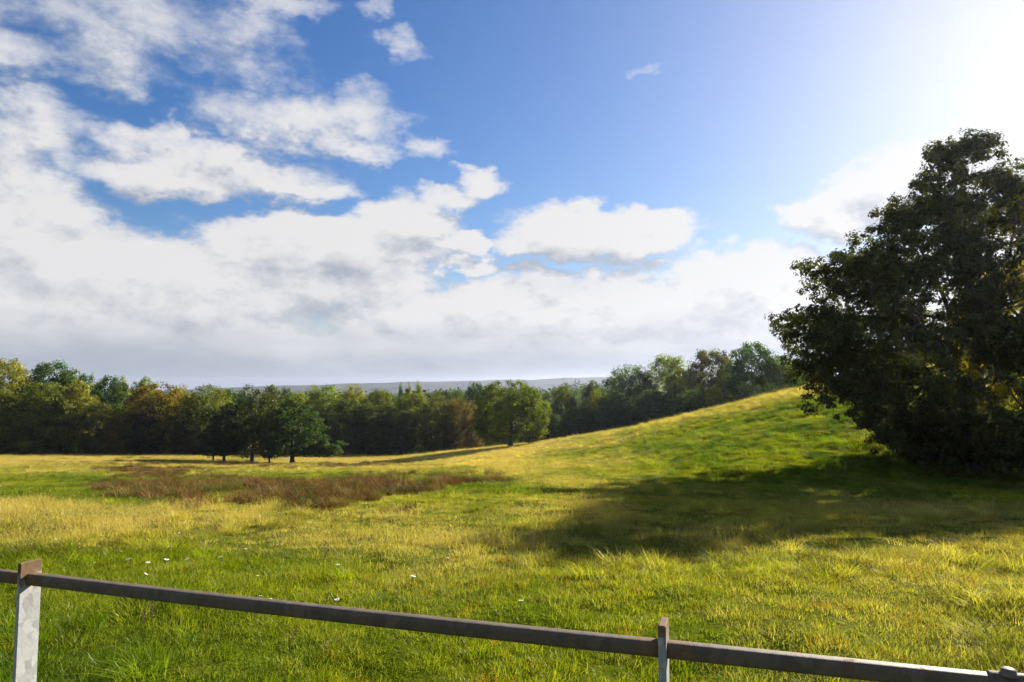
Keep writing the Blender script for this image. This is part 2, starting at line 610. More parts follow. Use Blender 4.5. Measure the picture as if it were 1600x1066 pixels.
# earth and leaf litter under the woods, fields far beyond
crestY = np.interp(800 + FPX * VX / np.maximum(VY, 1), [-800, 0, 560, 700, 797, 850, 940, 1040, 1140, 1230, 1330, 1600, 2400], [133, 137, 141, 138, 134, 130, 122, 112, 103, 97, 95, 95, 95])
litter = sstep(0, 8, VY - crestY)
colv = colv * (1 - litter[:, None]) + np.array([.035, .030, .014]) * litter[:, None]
farf = sstep(230, 420, vr)
fieldc = np.where((fbm(VX / 180, VY / 240, 83, 3) > .52)[:, None], np.array([.075, .10, .03]), np.array([.035, .055, .02]))
colv = colv * (1 - farf[:, None]) + fieldc * farf[:, None]
a = me.attributes.new('kind_colour', 'FLOAT_COLOR', 'POINT')
a.data.foreach_set('color', np.hstack([colv, np.ones((len(colv), 1))]).astype(np.float32).ravel())
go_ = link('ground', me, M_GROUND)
tag(go_, kind='structure')

# ------------------------------------------------------------------ distant hills
M_HILL, n = new_mat('hill_cover')
pos = n.new('ShaderNodeNewGeometry').outputs['Position']
k = n.noise(pos, .006, 5.0, .6)
b = n.new('ShaderNodeBsdfDiffuse')
n.put(b.inputs['Color'], n.mix(n.ramp(k, .4, .6), (.022, .03, .022), (.05, .06, .035)))
finish(M_HILL, n, b.outputs[0])
hx = np.linspace(-5200, 5200, 260)
hy = np.linspace(3300, 5200, 26)
HX, HY = np.meshgrid(hx, hy)
prof = np.interp(HX / 4200 * FPX + 800, [-600, 200, 430, 560, 640, 800, 930, 1100, 1400, 2200], [-40, -20, 14, 34, 44, 54, 66, 72, 76, 60])
bump = 30 * (fbm(HX / 380, HY / 420, 91, 5) - .5)
HZ = -30 + (prof + 30 + bump) * np.sin(np.clip((HY - 3300) / 1000, 0, 1) * math.pi / 2) - 5 * np.clip((HY - 4300) / 900, 0, 1)
I, J = np.meshgrid(np.arange(259), np.arange(25))
quads = np.stack([J * 260 + I, J * 260 + I + 1, (J + 1) * 260 + I + 1, (J + 1) * 260 + I], -1).reshape(-1, 4)
hill_ob = link('hills', make_mesh('hills', np.stack([HX, HY, HZ], -1).reshape(-1, 3), quads, smooth=True), M_HILL)
tag(hill_ob, kind='structure')

# ------------------------------------------------------------------ trees


def tube(points, radii, sides=7):
    """Verts and quads of a tapered tube along a polyline."""
    P = np.asarray(points, float)
    T = np.gradient(P, axis=0)
    T /= np.linalg.norm(T, axis=1)[:, None] + 1e-9
    ref = np.array([0.31, 0.77, 0.21])
    A = np.cross(T, ref)
    A /= np.linalg.norm(A, axis=1)[:, None] + 1e-9
    B = np.cross(T, A)
    th = np.linspace(0, 2 * math.pi, sides, endpoint=False)
    V = P[:, None] + (A[:, None] * np.cos(th)[None, :, None] + B[:, None] * np.sin(th)[None, :, None]) * np.asarray(radii)[:, None, None]
    n_ = len(P)
    I, J = np.meshgrid(np.arange(sides), np.arange(n_ - 1))
    I2 = (I + 1) % sides
    Q = np.stack([J * sides + I, J * sides + I2, (J + 1) * sides + I2, (J + 1) * sides + I], -1).reshape(-1, 4)
    return V.reshape(-1, 3), Q


class Tubes:
    def __init__(self):
        self.v, self.q, self.n = [], [], 0

    def add(self, pts, rad, sides=7):
        v, q = tube(pts, rad, sides)
        self.v.append(v)
        self.q.append(q + self.n)
        self.n += len(v)

    def mesh(self, name):
        return make_mesh(name, np.vstack(self.v), np.vstack(self.q), smooth=True)


def bezier(a, b, c, k=8):
    t = np.linspace(0, 1, k)[:, None]
    return a * (1 - t) ** 2 + 2 * b * t * (1 - t) + c * t * t


def leaf_mesh(name, C, N, size, clump_id, r, fold=.22, aspect=.62):
    """A rhombic, slightly folded leaf at each centre C, facing N (both (n,3))."""
    n_ = len(C)
    N = N / (np.linalg.norm(N, axis=1)[:, None] + 1e-9)
    t = r.normal(size=(n_, 3))
    A = np.cross(N, t)
    A /= np.linalg.norm(A, axis=1)[:, None] + 1e-9
    B = np.cross(N, A)
    s = (size * r.uniform(.65, 1.3, n_))[:, None]
    v0, v2 = C - A * s * .5, C + A * s * .5
    v1 = C + B * s * .5 * aspect + N * s * fold * .5
    v3 = C - B * s * .5 * aspect + N * s * fold * .5
    V = np.stack([v0, v1, v2, v3], 1).reshape(-1, 3)
    Q = np.arange(n_ * 4).reshape(-1, 4)
    me = make_mesh(name, V, Q)
    nc = int(clump_id.max()) + 1
    var = np.stack([r.random(nc)[clump_id], np.clip(r.random(nc)[clump_id] * .7 + r.random(n_) * .3, 0, 1), r.random(n_)], 1)
    a = me.attributes.new('var', 'FLOAT_VECTOR', 'POINT')
    a.data.foreach_set('vector', np.repeat(var, 4, axis=0).astype(np.float32).ravel())
    me.materials.append(M_LEAF)
    return me


def grow(seed, H, profile, n_clump, per_clump, leaf, clump_r, base_r, lobes=.22, n_limbs=8, inner=.35, ragged=.0, sub=0, flat=.62, twig=True, sides=6, extra=None, lean=0.0, fork=.28, droop=0.0, drop=None):
    """Trunk mesh and crown mesh of one tree standing at the origin. profile: [(height fraction, radius m)]."""
    r = np.random.default_rng(seed)
    hs, rs = np.array(profile).T
    # clump centres spread through the crown's volume, thickest towards its outside
    cen = []
    phase = r.uniform(0, 6.28, 6)
    w_h = np.interp(np.linspace(hs[0], hs[-1], 200), hs, rs) ** 1.6 + (.04 if not sub else .55) * rs.max()
    cdf = np.cumsum(w_h) / w_h.sum()
    while len(cen) < n_clump:
        t = np.interp(r.random(), cdf, np.linspace(hs[0], hs[-1], 200))
        phi = r.uniform(0, 2 * math.pi)
        lob = 1 + lobes * (.5 * math.sin(2 * phi + phase[0] + 5 * t) + .5 * math.sin(3 * phi + phase[1] - 9 * t) + .45 * math.sin(5 * phi + phase[2] + 14 * t))
        rho = (inner + (1 - inner) * r.random() ** .55) * lob
        if ragged and rho > .8:
            # boughs that stand out with notches between them
            rho *= 1 - ragged * (vnoise(np.array([phi * 2.6]), np.array([t * 9.0]), seed)[0] > .52)
        rad = np.interp(t, hs, rs) * rho
        cen.append((rad * math.cos(phi) + lean * t * H, rad * math.sin(phi), t * H - droop * rad * rho, rho))
    cen = np.array(cen)
    if extra is not None:
        cen = np.vstack([cen, np.hstack([extra, np.ones((len(extra), 1))])])
    if drop is not None:
        cen = cen[~drop(cen)]
    C = cen[:, :3]
    nclump = len(C)
    if sub:
        # each bough carries many small bunches of leaves at its twig ends
        dv0 = r.normal(size=(nclump * sub, 3))
        dv0 /= np.linalg.norm(dv0, axis=1)[:, None]
        C = np.repeat(C, sub, axis=0) + dv0 * (clump_r * 1.35 * r.random(nclump * sub) ** .4)[:, None] * np.array([1, 1, .5])
        C = C[C[:, 2] > .3]
        nclump, clump_r, twig = len(C), clump_r * .42, twig / sub * 3
    # trunk
    tb = Tubes()
    th = hs[0] * H * .4 + H * .60
    k = 10
    tz = np.linspace(-.25, th, k)
    wob = np.cumsum(r.normal(0, .035 * base_r * 4, (k, 2)), axis=0)
    wob -= wob[0]
    tr = np.stack([wob[:, 0] + lean * tz, wob[:, 1], tz], 1)
    rad = base_r * (1 - .82 * np.clip(tz / th, 0, 1)) + base_r * .55 * np.exp(-np.clip(tz + .25, 0, None) / (base_r * 1.3))
    tb.add(tr, rad, sides + 3)
    # limbs
    samples, srad = [tr[2:]], [rad[2:]]
    for i in range(n_limbs):
        phi = 2 * math.pi * (i * .382 + r.uniform(-.05, .05))
        t0 = r.uniform(fork * .45, .85) if i > 2 else fork * r.uniform(.5, 1.0)
        z0 = max(th * t0, .12 * H if hs[0] > .1 else .05 * H)
        p0 = np.array([np.interp(z0, tz, tr[:, 0]), np.interp(z0, tz, tr[:, 1]), z0])
        t1 = np.clip(z0 / H + r.uniform(.08, .45), hs[0] + .05, hs[-1] - .03)
        rr = np.interp(t1, hs, rs) * r.uniform(.6, .85)
        p2 = np.array([rr * math.cos(phi) + lean * t1 * H, rr * math.sin(phi), t1 * H])
        p1 = p0 * .45 + p2 * .55 + np.array([0, 0, r.uniform(-.05, .08) * H])
        pts = bezier(p0, p1, p2, 9)
        pts[1:-1] += r.normal(0, .012 * H, (7, 3))
        r0 = base_r * r.uniform(.38, .58) * (1 - .45 * t0)
        rd = r0 * (1 - .85 * np.linspace(0, 1, 9))
        tb.add(pts, rd, sides)
        samples.append(pts[2:])
        srad.append(rd[2:])
    S, SR = np.vstack(samples), np.concatenate(srad)
    if twig:
        for c in C[r.random(nclump) < twig]:
            dd = np.linalg.norm(S - c, axis=1) + np.where(S[:, 2] > c[2] - .02 * H, .1 * H, 0)
            j = int(np.argmin(dd))
            p0 = S[j]
            mid = (p0 + c) / 2 + r.normal(0, .1, 3) * np.linalg.norm(c - p0) + np.array([0, 0, -.05 * np.linalg.norm(c - p0)])
            r0 = min(SR[j] * .6, .012 * np.linalg.norm(c - p0) + .012)
            tb.add(bezier(p0, mid, c, 5), r0 * (1 - .75 * np.linspace(0, 1, 5)), 4)
    # leaves
    cid = np.repeat(np.arange(nclump), per_clump)
    n_ = len(cid)
    dv = r.normal(size=(n_, 3))
    dv /= np.linalg.norm(dv, axis=1)[:, None]
    cr = (clump_r * r.uniform(.65, 1.35, nclump))[cid]
    off = dv * (r.random(n_) ** .45 * cr)[:, None] * np.array([1, 1, flat])
    L = C[cid] + off
    out = C[cid] - np.array([0, 0, H * .45])
    out /= np.linalg.norm(out, axis=1)[:, None] + 1e-9
    N = .35 * out + .9 * dv + np.array([0, 0, .3]) + .34 * r.normal(size=(n_, 3))
    keep = L[:, 2] > .12
    me_l = leaf_mesh('crown', L[keep], N[keep], leaf, cid[keep], r)
    me_t = tb.mesh('trunk')
    me_t.materials.append(M_BARK)
    top = float(np.percentile(L[:, 2], 99.7))
    half = float(-np.percentile(L[:, 0] - lean * H * .5, 1.5))
    return me_t, me_l, top, half


PROTO = {}


def proto(kind, i):
    """A handful of grown trees of each habit; woods share their meshes."""
    key = (kind, i)
    if key in PROTO:
        return PROTO[key]
    sd = 100 + 17 * i + len(kind) * 31
    r = np.random.default_rng(sd)
    if kind == 'round':
        PROTO[key] = grow(sd, 14, [(.04, 3.2), (.18, 4.7), (.42, 5.2), (.68, 4.9), (.82, 4.1), (.92, 2.9), (.98, 1.5)], 430, 56, .36, 1.1, .32, lobes=.24, n_limbs=8, flat=.7, twig=.25)
    elif kind == 'tall':
        PROTO[key] = grow(sd, 14, [(.04, 2.0), (.2, 3.0), (.5, 3.3), (.75, 2.8), (.9, 1.9), (.99, .5)], 270, 60, .35, .95, .28, lobes=.3, n_limbs=8, flat=.85, twig=.25, inner=.3)
    elif kind == 'feather':
        PROTO[key] = grow(sd, 14, [(.05, 2.6), (.25, 3.8), (.5, 4.0), (.72, 3.6), (.88, 2.7), (.97, 1.4)], 430, 46, .30, .85, .26, lobes=.32, n_limbs=9, flat=1.05, twig=.4, droop=.12)
    elif kind == 'poplar':
        PROTO[key] = grow(sd, 14, [(.05, 1.0), (.3, 1.5), (.6, 1.35), (.85, .85), (.97, .4)], 200, 34, .3, .6, .2, lobes=.15, n_limbs=5, flat=1.3, twig=.2)
    elif kind == 'shrub':
        PROTO[key] = grow(sd, 3, [(.05, 1.1), (.3, 1.7), (.6, 1.5), (.9, .7)], 60, 36, .2, .42, .07, lobes=.35, n_limbs=6, flat=.8, twig=.3)
    return PROTO[key]


def tree(name, label, meshes, x, top, width, Y, colour, group=None, cat='tree', rz=None, sink=0.0, base=None):
    """Stand a grown tree so that it is seen at column x with its top at row `top` and the given width."""
    mt, ml, h0, half0 = meshes
    P = at(x, top, Y)
    zb = gz(P[0], Y) - sink
    H = P[2] - zb
    half = width / 2 * Y / FPX
    e = empty(name, (P[0], Y, zb), random.uniform(0, 6.28) if rz is None else rz)
    s = max(.35, half / half0)
    e.scale = (s, s, H / h0)
    t = link('trunk', mt, None, e)
    c = link('crown', ml, None, e)
    c.color = (*colour, 1)
    tag(e, label, cat, group)
    return e


# colours of the foliage (base colours of leaves)
DG, MG, OL, YG, YO, OR, BR, PG = (.030, .052, .008), (.048, .076, .010), (.078, .084, .010), (.110, .115, .012), (.150, .115, .012), (.105, .076, .010), (.085, .062, .014), (.105, .125, .022)

# ---- the big dark tree on the slope, right
prof = [(.035, 2.6), (.09, 4.6), (.17, 7.6), (.27, 9.5), (.37, 9.9), (.48, 9.1), (.60, 7.9), (.71, 6.3), (.80, 4.6), (.88, 3.3), (.95, 2.1), (1.0, 1.0)]
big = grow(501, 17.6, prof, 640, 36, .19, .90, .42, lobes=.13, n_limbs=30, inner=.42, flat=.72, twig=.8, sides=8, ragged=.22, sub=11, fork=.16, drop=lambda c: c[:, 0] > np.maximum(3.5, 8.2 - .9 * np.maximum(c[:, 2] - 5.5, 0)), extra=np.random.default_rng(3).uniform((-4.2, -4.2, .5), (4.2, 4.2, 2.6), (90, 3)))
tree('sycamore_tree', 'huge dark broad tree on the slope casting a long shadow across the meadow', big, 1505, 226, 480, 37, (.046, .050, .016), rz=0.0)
big2 = grow(502, 17, [(.06, 2.5), (.15, 5.2), (.35, 6.8), (.6, 6.2), (.8, 4.4), (.93, 2.6), (1.0, .9)], 300, 90, .22, .85, .45, lobes=.25, n_limbs=18, inner=.4, flat=.6, twig=.6, sides=8, fork=.2)
tree('sycamore_tree', 'yellow green broad tree beside the huge dark tree, cut off by the picture edge', big2, 1678, 246, 330, 33.0, (.27, .215, .012), rz=0.0)

# ---- lone trees and the clump standing in the meadow
ext = []
r = np.random.default_rng(5)
for i in range(46):
    ext.append((r.uniform(1.2, 5.6), r.uniform(-1.3, 1.3), r.uniform(1.3, 3.2) - .1 * r.random()))
lone = grow(511, 9.5, [(.13, 2.6), (.25, 3.5), (.45, 3.6), (.65, 3.1), (.82, 2.1), (.98, .6)], 260, 60, .25, .62, .26, lobes=.25, n_limbs=12, flat=.6, twig=.6, extra=np.array(ext), fork=.2)
tree('small_tree', 'dark rounded tree standing alone with a long low pale bough reaching right', lone, 460, 625, 100, 105, (.036, .060, .010), rz=0.0)
oak = grow(521, 13, [(.08, 4.0), (.18, 5.7), (.34, 6.3), (.54, 6.1), (.71, 5.4), (.84, 4.3), (.93, 3.1), (.985, 1.8)], 640, 66, .28, .85, .40, lobes=.10, n_limbs=16, inner=.5, flat=.8, twig=.7, fork=.2)
tree('oak_tree', 'domed spreading green oak standing on the brow before the dark wood', oak, 798, 597, 112, 107, (.105, .125, .010), rz=1.0)
for (sd, x, top, wd, Y, c, lb) in [
    (531, 353, 634, 66, 104, (.022, .028, .012), 'near black low crowned tree at the left of the meadow clump'),
    (532, 397, 607, 84, 107, (.055, .064, .014), 'tall olive tree with several bare stems in the meadow clump'),
    (533, 423, 640, 36, 103, (.070, .078, .014), 'slim yellowish tree on one thin stem beside the lone dark tree'),
    (534, 335, 664, 44, 108, (.024, .030, .012), 'short dark thin stemmed tree at the outer end of the meadow clump'),
]:
    mm = grow(sd, 11, [(.13, 1.9), (.25, 3.0), (.5, 3.5), (.75, 2.8), (.92, 1.5), (1.0, .5)], 230, 52, .27, .68, .24, lobes=.35, n_limbs=10, flat=.85, twig=.5, inner=.3, droop=.06)
    tree('small_tree', lb, mm, x, top, wd, Y, c, 'trees of the meadow clump')

# ---- the wood edge: (x, top, width, depth, colour, habit, label)
WOOD = [
    (12, 564, 90, 158, YO, 'round', 'yellow tinged crown at the outer left end of the wood'),
    (84, 568, 82, 152, DG, 'round', 'tallest dark green crown of the left wood'),
    (72, 600, 92, 138, OL, 'round', 'broad olive tree in front of the tallest dark green crown'),
    (120, 597, 46, 140, YO, 'tall', 'narrow ochre tree lit on its right side in the left wood'),
    (6, 610, 60, 136, OL, 'tall', 'dark olive tree at the field edge cut off by the left picture edge'),
    (137, 586, 46, 156, MG, 'feather', 'bright green crown behind the narrow ochre tree'),
    (173, 590, 70, 150, DG, 'round', 'dark green round tree with a yellow topped neighbour'),
    (192, 592, 30, 153, YG, 'tall', 'slim yellow topped tree behind the dark green round tree'),
    (152, 630, 44, 139, (.05, .05, .014), 'feather', 'low dull olive tree between ochre tree and brown bush'),
    (226, 592, 46, 166, PG, 'round', 'pale green dome peeping over the left wood'),
    (192, 645, 54, 137, BR, 'feather', 'low rusty brown tree at the foot of the left wood'),
    (250, 602, 92, 142, OR, 'round', 'orange autumn tree with the broadest rusty crown'),
    (290, 606, 50, 150, (.09, .07, .015), 'feather', 'tawny tree right of the orange autumn tree'),
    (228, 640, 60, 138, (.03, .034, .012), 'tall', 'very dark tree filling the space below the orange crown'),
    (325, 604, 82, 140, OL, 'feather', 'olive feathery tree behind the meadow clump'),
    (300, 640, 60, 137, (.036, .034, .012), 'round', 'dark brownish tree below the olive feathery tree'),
    (362, 610, 56, 152, DG, 'round', 'dark green crown between olive tree and meadow clump'),
    (426, 604, 36, 158, (.06, .066, .018), 'tall', 'slim olive topped tree just left of the lone dark tree'),
    (449, 608, 40, 162, (.045, .06, .02), 'round', 'small rounded crown peeping above the lone dark tree'),
    (505, 604, 96, 150, PG, 'feather', 'broad pale yellow green tree right of the lone dark tree'),
    (470, 616, 50, 156, YG, 'feather', 'yellowish crown tucked behind the lone dark tree'),
    (555, 603, 46, 152, YO, 'feather', 'golden topped tree right of the pale yellow green tree'),
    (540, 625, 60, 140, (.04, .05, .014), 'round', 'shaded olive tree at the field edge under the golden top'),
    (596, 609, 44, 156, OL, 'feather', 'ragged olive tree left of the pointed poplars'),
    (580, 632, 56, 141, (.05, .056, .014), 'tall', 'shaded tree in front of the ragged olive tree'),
    (626, 599, 11, 160, MG, 'poplar', 'darkest blunt poplar, first of the pointed tops from the left'),
    (638, 600, 12, 162, OL, 'poplar', 'middle slim poplar among the pointed tops'),
    (654, 597, 17, 160, YG, 'poplar', 'tallest sharply pointed poplar above the wood'),
    (646, 616, 66, 146, OL, 'feather', 'olive tree in front of the pointed poplars'),
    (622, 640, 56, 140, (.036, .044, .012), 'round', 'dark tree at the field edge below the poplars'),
    (686, 620, 58, 142, (.06, .06, .016), 'feather', 'tawny olive tree right of the poplars'),
    (716, 624, 50, 143, (.085, .064, .02), 'feather', 'amber brown tree next to the spreading oak'),
    (738, 630, 38, 137, (.075, .052, .020), 'feather', 'reddish brown tree touching the spreading oak'),
    (744, 600, 46, 185, (.034, .05, .02), 'round', 'grey green tree farther back behind the oak'),
    (700, 612, 70, 190, (.04, .055, .02), 'round', 'low bank of dark crown farther back left of the oak'),
    (848, 628, 46, 160, OL, 'feather', 'dull olive tree just right of the oak'),
    (880, 604, 46, 146, (.055, .058, .018), 'round', 'rounded tree with russet patch right of the oak'),
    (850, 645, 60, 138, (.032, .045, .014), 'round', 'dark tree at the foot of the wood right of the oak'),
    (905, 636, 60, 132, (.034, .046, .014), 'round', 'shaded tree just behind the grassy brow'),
    (925, 597, 40, 150, (.05, .06, .02), 'round', 'dull green dome left of the tall green tree'),
    (936, 609, 34, 140, YG, 'feather', 'small yellow green tree before the dull green dome'),
    (982, 573, 92, 138, (.045, .066, .02), 'feather', 'large soft green tree rising behind the grassy brow'),
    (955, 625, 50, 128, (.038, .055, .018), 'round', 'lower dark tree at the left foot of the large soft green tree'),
    (1046, 556, 66, 140, PG, 'feather', 'pale green topped tree on the rising hill behind'),
    (1066, 578, 64, 130, OL, 'round', 'olive round tree below the pale green top'),
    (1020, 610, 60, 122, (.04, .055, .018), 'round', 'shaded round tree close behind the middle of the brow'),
    (1112, 549, 66, 132, (.050, .046, .014), 'round', 'dark brownish crown on the hill skyline'),
    (1114, 603, 30, 112, YO, 'feather', 'small yellow bushy tree at the top of the grassy slope'),
    (1174, 537, 92, 122, DG, 'round', 'large deep green tree at the top of the grassy slope'),
    (1220, 556, 46, 118, (.06, .085, .022), 'feather', 'light green tree half hidden by the huge dark tree'),
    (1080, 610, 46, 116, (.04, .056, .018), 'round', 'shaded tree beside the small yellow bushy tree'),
    (1262, 566, 70, 126, MG, 'round', 'green tree on the skyline seen behind the huge dark tree'),
]
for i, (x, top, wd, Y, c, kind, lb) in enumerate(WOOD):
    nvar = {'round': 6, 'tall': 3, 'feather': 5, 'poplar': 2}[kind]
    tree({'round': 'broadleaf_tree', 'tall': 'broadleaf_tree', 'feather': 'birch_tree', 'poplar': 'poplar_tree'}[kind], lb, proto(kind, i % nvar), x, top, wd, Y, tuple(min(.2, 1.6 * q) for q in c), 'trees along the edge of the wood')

# ---- the mass of the wood behind its edge, and the hazy woods beyond: nobody could count them


def mass(name, spots, per, leaf, seed, colour):
    r = np.random.default_rng(seed)
    L, N, cid = [], [], []
    for k, (X, Y, z, h, rad) in enumerate(spots):
        nn = per
        dv = r.normal(size=(nn, 3))
        dv /= np.linalg.norm(dv, axis=1)[:, None]
        lump = 1 + .22 * np.sin(3 * np.arctan2(dv[:, 1], dv[:, 0]) + k) + .2 * np.sin(7 * dv[:, 2] + 2 * k + 4 * dv[:, 0])
        pnt = dv * (r.random(nn) ** .3 * lump)[:, None] * np.array([rad, rad, h * .52]) + np.array([X, Y, z + h * .48])
        L.append(pnt)
        N.append(dv + .7 * r.normal(size=(nn, 3)) + np.array([0, 0, .4]))
        cid.append(np.full(nn, k))
    me = leaf_mesh(name, np.vstack(L), np.vstack(N), leaf, np.concatenate(cid), r)
    o = link(name, me)
    o.color = (*colour, 1)
    tag(o, kind='stuff')
    return o


r = np.random.default_rng(77)
spots = []
for x in np.arange(-260, 1420, 26):
    crest = np.interp(x, [-260, 560, 797, 940, 1140, 1420], [146, 150, 146, 134, 118, 112])
    for dy in (0, 11, 24, 40):
        Y = crest + dy + r.uniform(-4, 4) + 6
        X = (x + r.uniform(-10, 10) - 800) / FPX * Y
        topr = np.interp(x, [-200, 0, 150, 300, 500, 620, 740, 850, 930, 980, 1050, 1180, 1420], [590, 585, 605, 618, 622, 630, 634, 640, 620, 600, 585, 565, 560])
        z = gz(X, Y)
        h = max(3.0, at(x, topr + r.uniform(8, 24), Y)[2] - z)
        spots.append((X, Y, z, h, r.uniform(2.6, 3.8)))
mass('woodland', spots, 420, .5, 3, (.034, .048, .014))
low = []
for x in np.arange(-260, 1300, 11):
    crest = np.interp(x, [-260, 0, 560, 700, 797, 940, 1140, 1300], [137, 138, 141, 139, 133, 121, 106, 98])
    Y = crest + r.uniform(0, 5)
    X = (x - 800) / FPX * Y
    low.append((X, Y, gz(X, Y) - .2, r.uniform(1.2, 4.2), r.uniform(1.0, 2.2)))
mass('undergrowth', low, 150, .36, 4, (.022, .032, .011))
farw = []
for i in range(420):
    x = r.uniform(420, 1000)
    Y = r.choice([260, 330, 430, 560, 760, 1050]) * r.uniform(.85, 1.15)
    X = (x - 800) / FPX * Y
    z = gz(X, Y)
    topr = np.interp(x, [420, 620, 700, 780, 860, 1000], [620, 618, 611, 611, 612, 606]) - (6 if (868 < x < 960 and 500 < Y < 700) else 0) - 0.002 * (Y - 260)
    h = np.clip(at(x, topr + r.uniform(-1, 5), Y)[2] - z, 5, 24)
    farw.append((X, Y, z, h, r.uniform(5, 9) * (1 + Y / 900)))
for x in np.arange(868, 965, 7):
    Y = 620 + r.uniform(-20, 20)
    X = (x - 800) / FPX * Y
    z = gz(X, Y)
    farw.append((X, Y, z, at(x, np.interp(x, [868, 885, 900, 940, 965], [602, 596, 597, 595, 596]) + r.uniform(-1, 1.5), Y)[2] - z, 7))
mass('distant_woodland', farw, 260, 1.6, 6, (.040, .060, .024))

# ---- shrubs at the field margin
for (x, top, wd, Y, c, lb) in [
    (86, 702, 20, 133, (.11, .10, .02), 'small yellowish shrub at the meadow edge before the left wood'),
    (800, 676, 26, 128, (.05, .07, .015), 'green bush at the foot of the spreading oak'),
    (830, 668, 30, 127, (.08, .10, .02), 'bright leafy bush under the right side of the oak'),
]:
    tree('shrub', lb, proto('shrub', 0), x, top, wd, Y, c, 'bushes at the meadow edge', 'bush')

# ------------------------------------------------------------------ grass: blades
GRASSLIB = bpy.data.collections.new('grass_library')


def blade_clump(name, seed, n, h, rad, width, bend, mat, seedhead=0.0, lean=(0, 0), segs=3):
    r = np.random.default_rng(seed)
    V, Q, T, var = [], [], [], []
    base = 0
    for i in range(n):
        a = r.uniform(0, 6.283)
        rr = rad * math.sqrt(r.random())
        p = np.array([rr * math.cos(a), rr * math.sin(a), -.03])
        hh = h * r.uniform(.45, 1.15)
        az_ = a + r.normal(0, .9)
        dr = np.array([math.cos(az_), math.sin(az_), 0]) * r.uniform(.15, 1.0) * bend + np.array([lean[0], lean[1], 0])
        side = np.array([-math.sin(az_ + r.normal(0, .7)), math.cos(az_ + r.normal(0, .7)), 0])
        wd = width * r.uniform(.6, 1.3)
        vv = r.random()
        for s in range(segs):
            t = s / segs
            c = p + np.array([0, 0, hh * (t - .25 * bend * t * t)]) + dr * hh * t * t
            ww = wd * (1 - .55 * t)
            V += [c - side * ww / 2, c + side * ww / 2]
            var += [vv, vv]
        tip = p + np.array([0, 0, hh * (1 - .25 * bend)]) + dr * hh
        V.append(tip)
        var.append(vv)
        for s in range(segs - 1):
            o = base + s * 2
            Q.append((o, o + 1, o + 3, o + 2))
        o = base + (segs - 1) * 2
        T.append((o, o + 1, base + segs * 2))
        base += segs * 2 + 1
        if r.random() < seedhead:
            for s in range(5):
                t = r.uniform(-.22, .02)
                c = tip + np.array([r.normal(0, .012), r.normal(0, .012), t * h])
                d1 = r.normal(size=3) * .006 + np.array([0, 0, .012])
                d2 = r.normal(size=3) * .004
                V += [c - d1, c + d2, c + d1]
                var += [.9] * 3
                T.append((base, base + 1, base + 2))
                base += 3
    me = make_mesh(name, np.array(V), np.array(Q), np.array(T))
    at_ = me.attributes.new('var', 'FLOAT', 'POINT')
    at_.data.foreach_set('value', np.array(var, np.float32))
    me.materials.append(mat)
    o = bpy.data.objects.new(name, me)
    return o


def library(name, objs):
    c = bpy.data.collections.new(name)
    for o in objs:
        c.objects.link(o)
    return c


LIB_SHORT = library('short_grass', [blade_clump('short_grass_%d' % i, 200 + i, 70, .095, .16, .0052, 1.05, M_BLADE) for i in range(5)])
LIB_TUFT = library('grass_tuft', [blade_clump('grass_tuft_%d' % i, 230 + i, 90, .24, .14, .0065, 1.25, M_BLADE, lean=(-.25, .1)) for i in range(4)])
LIB_TALL = library('tall_grass', [blade_clump('tall_grass_%d' % i, 260 + i, 44, .42, .24, .0034, .6, M_STALK, seedhead=.6) for i in range(4)])
LIB_RUSH = library('rushes', [blade_clump('rushes_%d' % i, 290 + i, 110, .60, .26, .010, .7, M_BRUSH, seedhead=.35) for i in range(4)])


def scatter(name, lib, X, Y, Z, scale, tint, tilt, kind='stuff', ztall=None):
    """Blades standing at each point: one object, instanced by geometry nodes."""
    n_ = len(X)
    me = bpy.data.meshes.new(name)
    me.vertices.add(n_)
    me.vertices.foreach_set('co', np.stack([X, Y, Z], 1).astype(np.float32).ravel())
    rot = np.stack([rng.normal(0, tilt, n_), rng.normal(0, tilt, n_), rng.uniform(0, 6.283, n_)], 1)
    sc = np.stack([scale, scale, scale if ztall is None else ztall], 1)
    for nm, typ, fld, dat in (('rot', 'FLOAT_VECTOR', 'vector', rot), ('scl', 'FLOAT_VECTOR', 'vector', sc), ('tint', 'FLOAT_COLOR', 'color', np.hstack([tint, np.ones((n_, 1))]))):
        a = me.attributes.new(nm, typ, 'POINT')
        a.data.foreach_set(fld, dat.astype(np.float32).ravel())
    o = link(name, me)
    ng = bpy.data.node_groups.new(name, 'GeometryNodeTree')
    ng.interface.new_socket('Geometry', in_out='INPUT', socket_type='NodeSocketGeometry')
    ng.interface.new_socket('Geometry', in_out='OUTPUT', socket_type='NodeSocketGeometry')
    gin, gout = ng.nodes.new('NodeGroupInput'), ng.nodes.new('NodeGroupOutput')
    ci = ng.nodes.new('GeometryNodeCollectionInfo')
    ci.inputs['Collection'].default_value = lib
    ci.inputs['Separate Children'].default_value = True
    ci.inputs['Reset Children'].default_value = True
    iop = ng.nodes.new('GeometryNodeInstanceOnPoints')
    iop.inputs['Pick Instance'].default_value = True

    def named(nm, typ):
        q = ng.nodes.new('GeometryNodeInputNamedAttribute')
        q.data_type = typ
        q.inputs['Name'].default_value = nm
        return q.outputs['Attribute']
    L = ng.links.new
    L(gin.outputs[0], iop.inputs['Points'])
    L(ci.outputs[0], iop.inputs['Instance'])
    L(named('rot', 'FLOAT_VECTOR'), iop.inputs['Rotation'])
    L(named('scl', 'FLOAT_VECTOR'), iop.inputs['Scale'])
    L(iop.outputs[0], gout.inputs[0])
    md = o.modifiers.new('blades', 'NODES')
    md.node_group = ng
    tag(o, kind=kind)
    return o


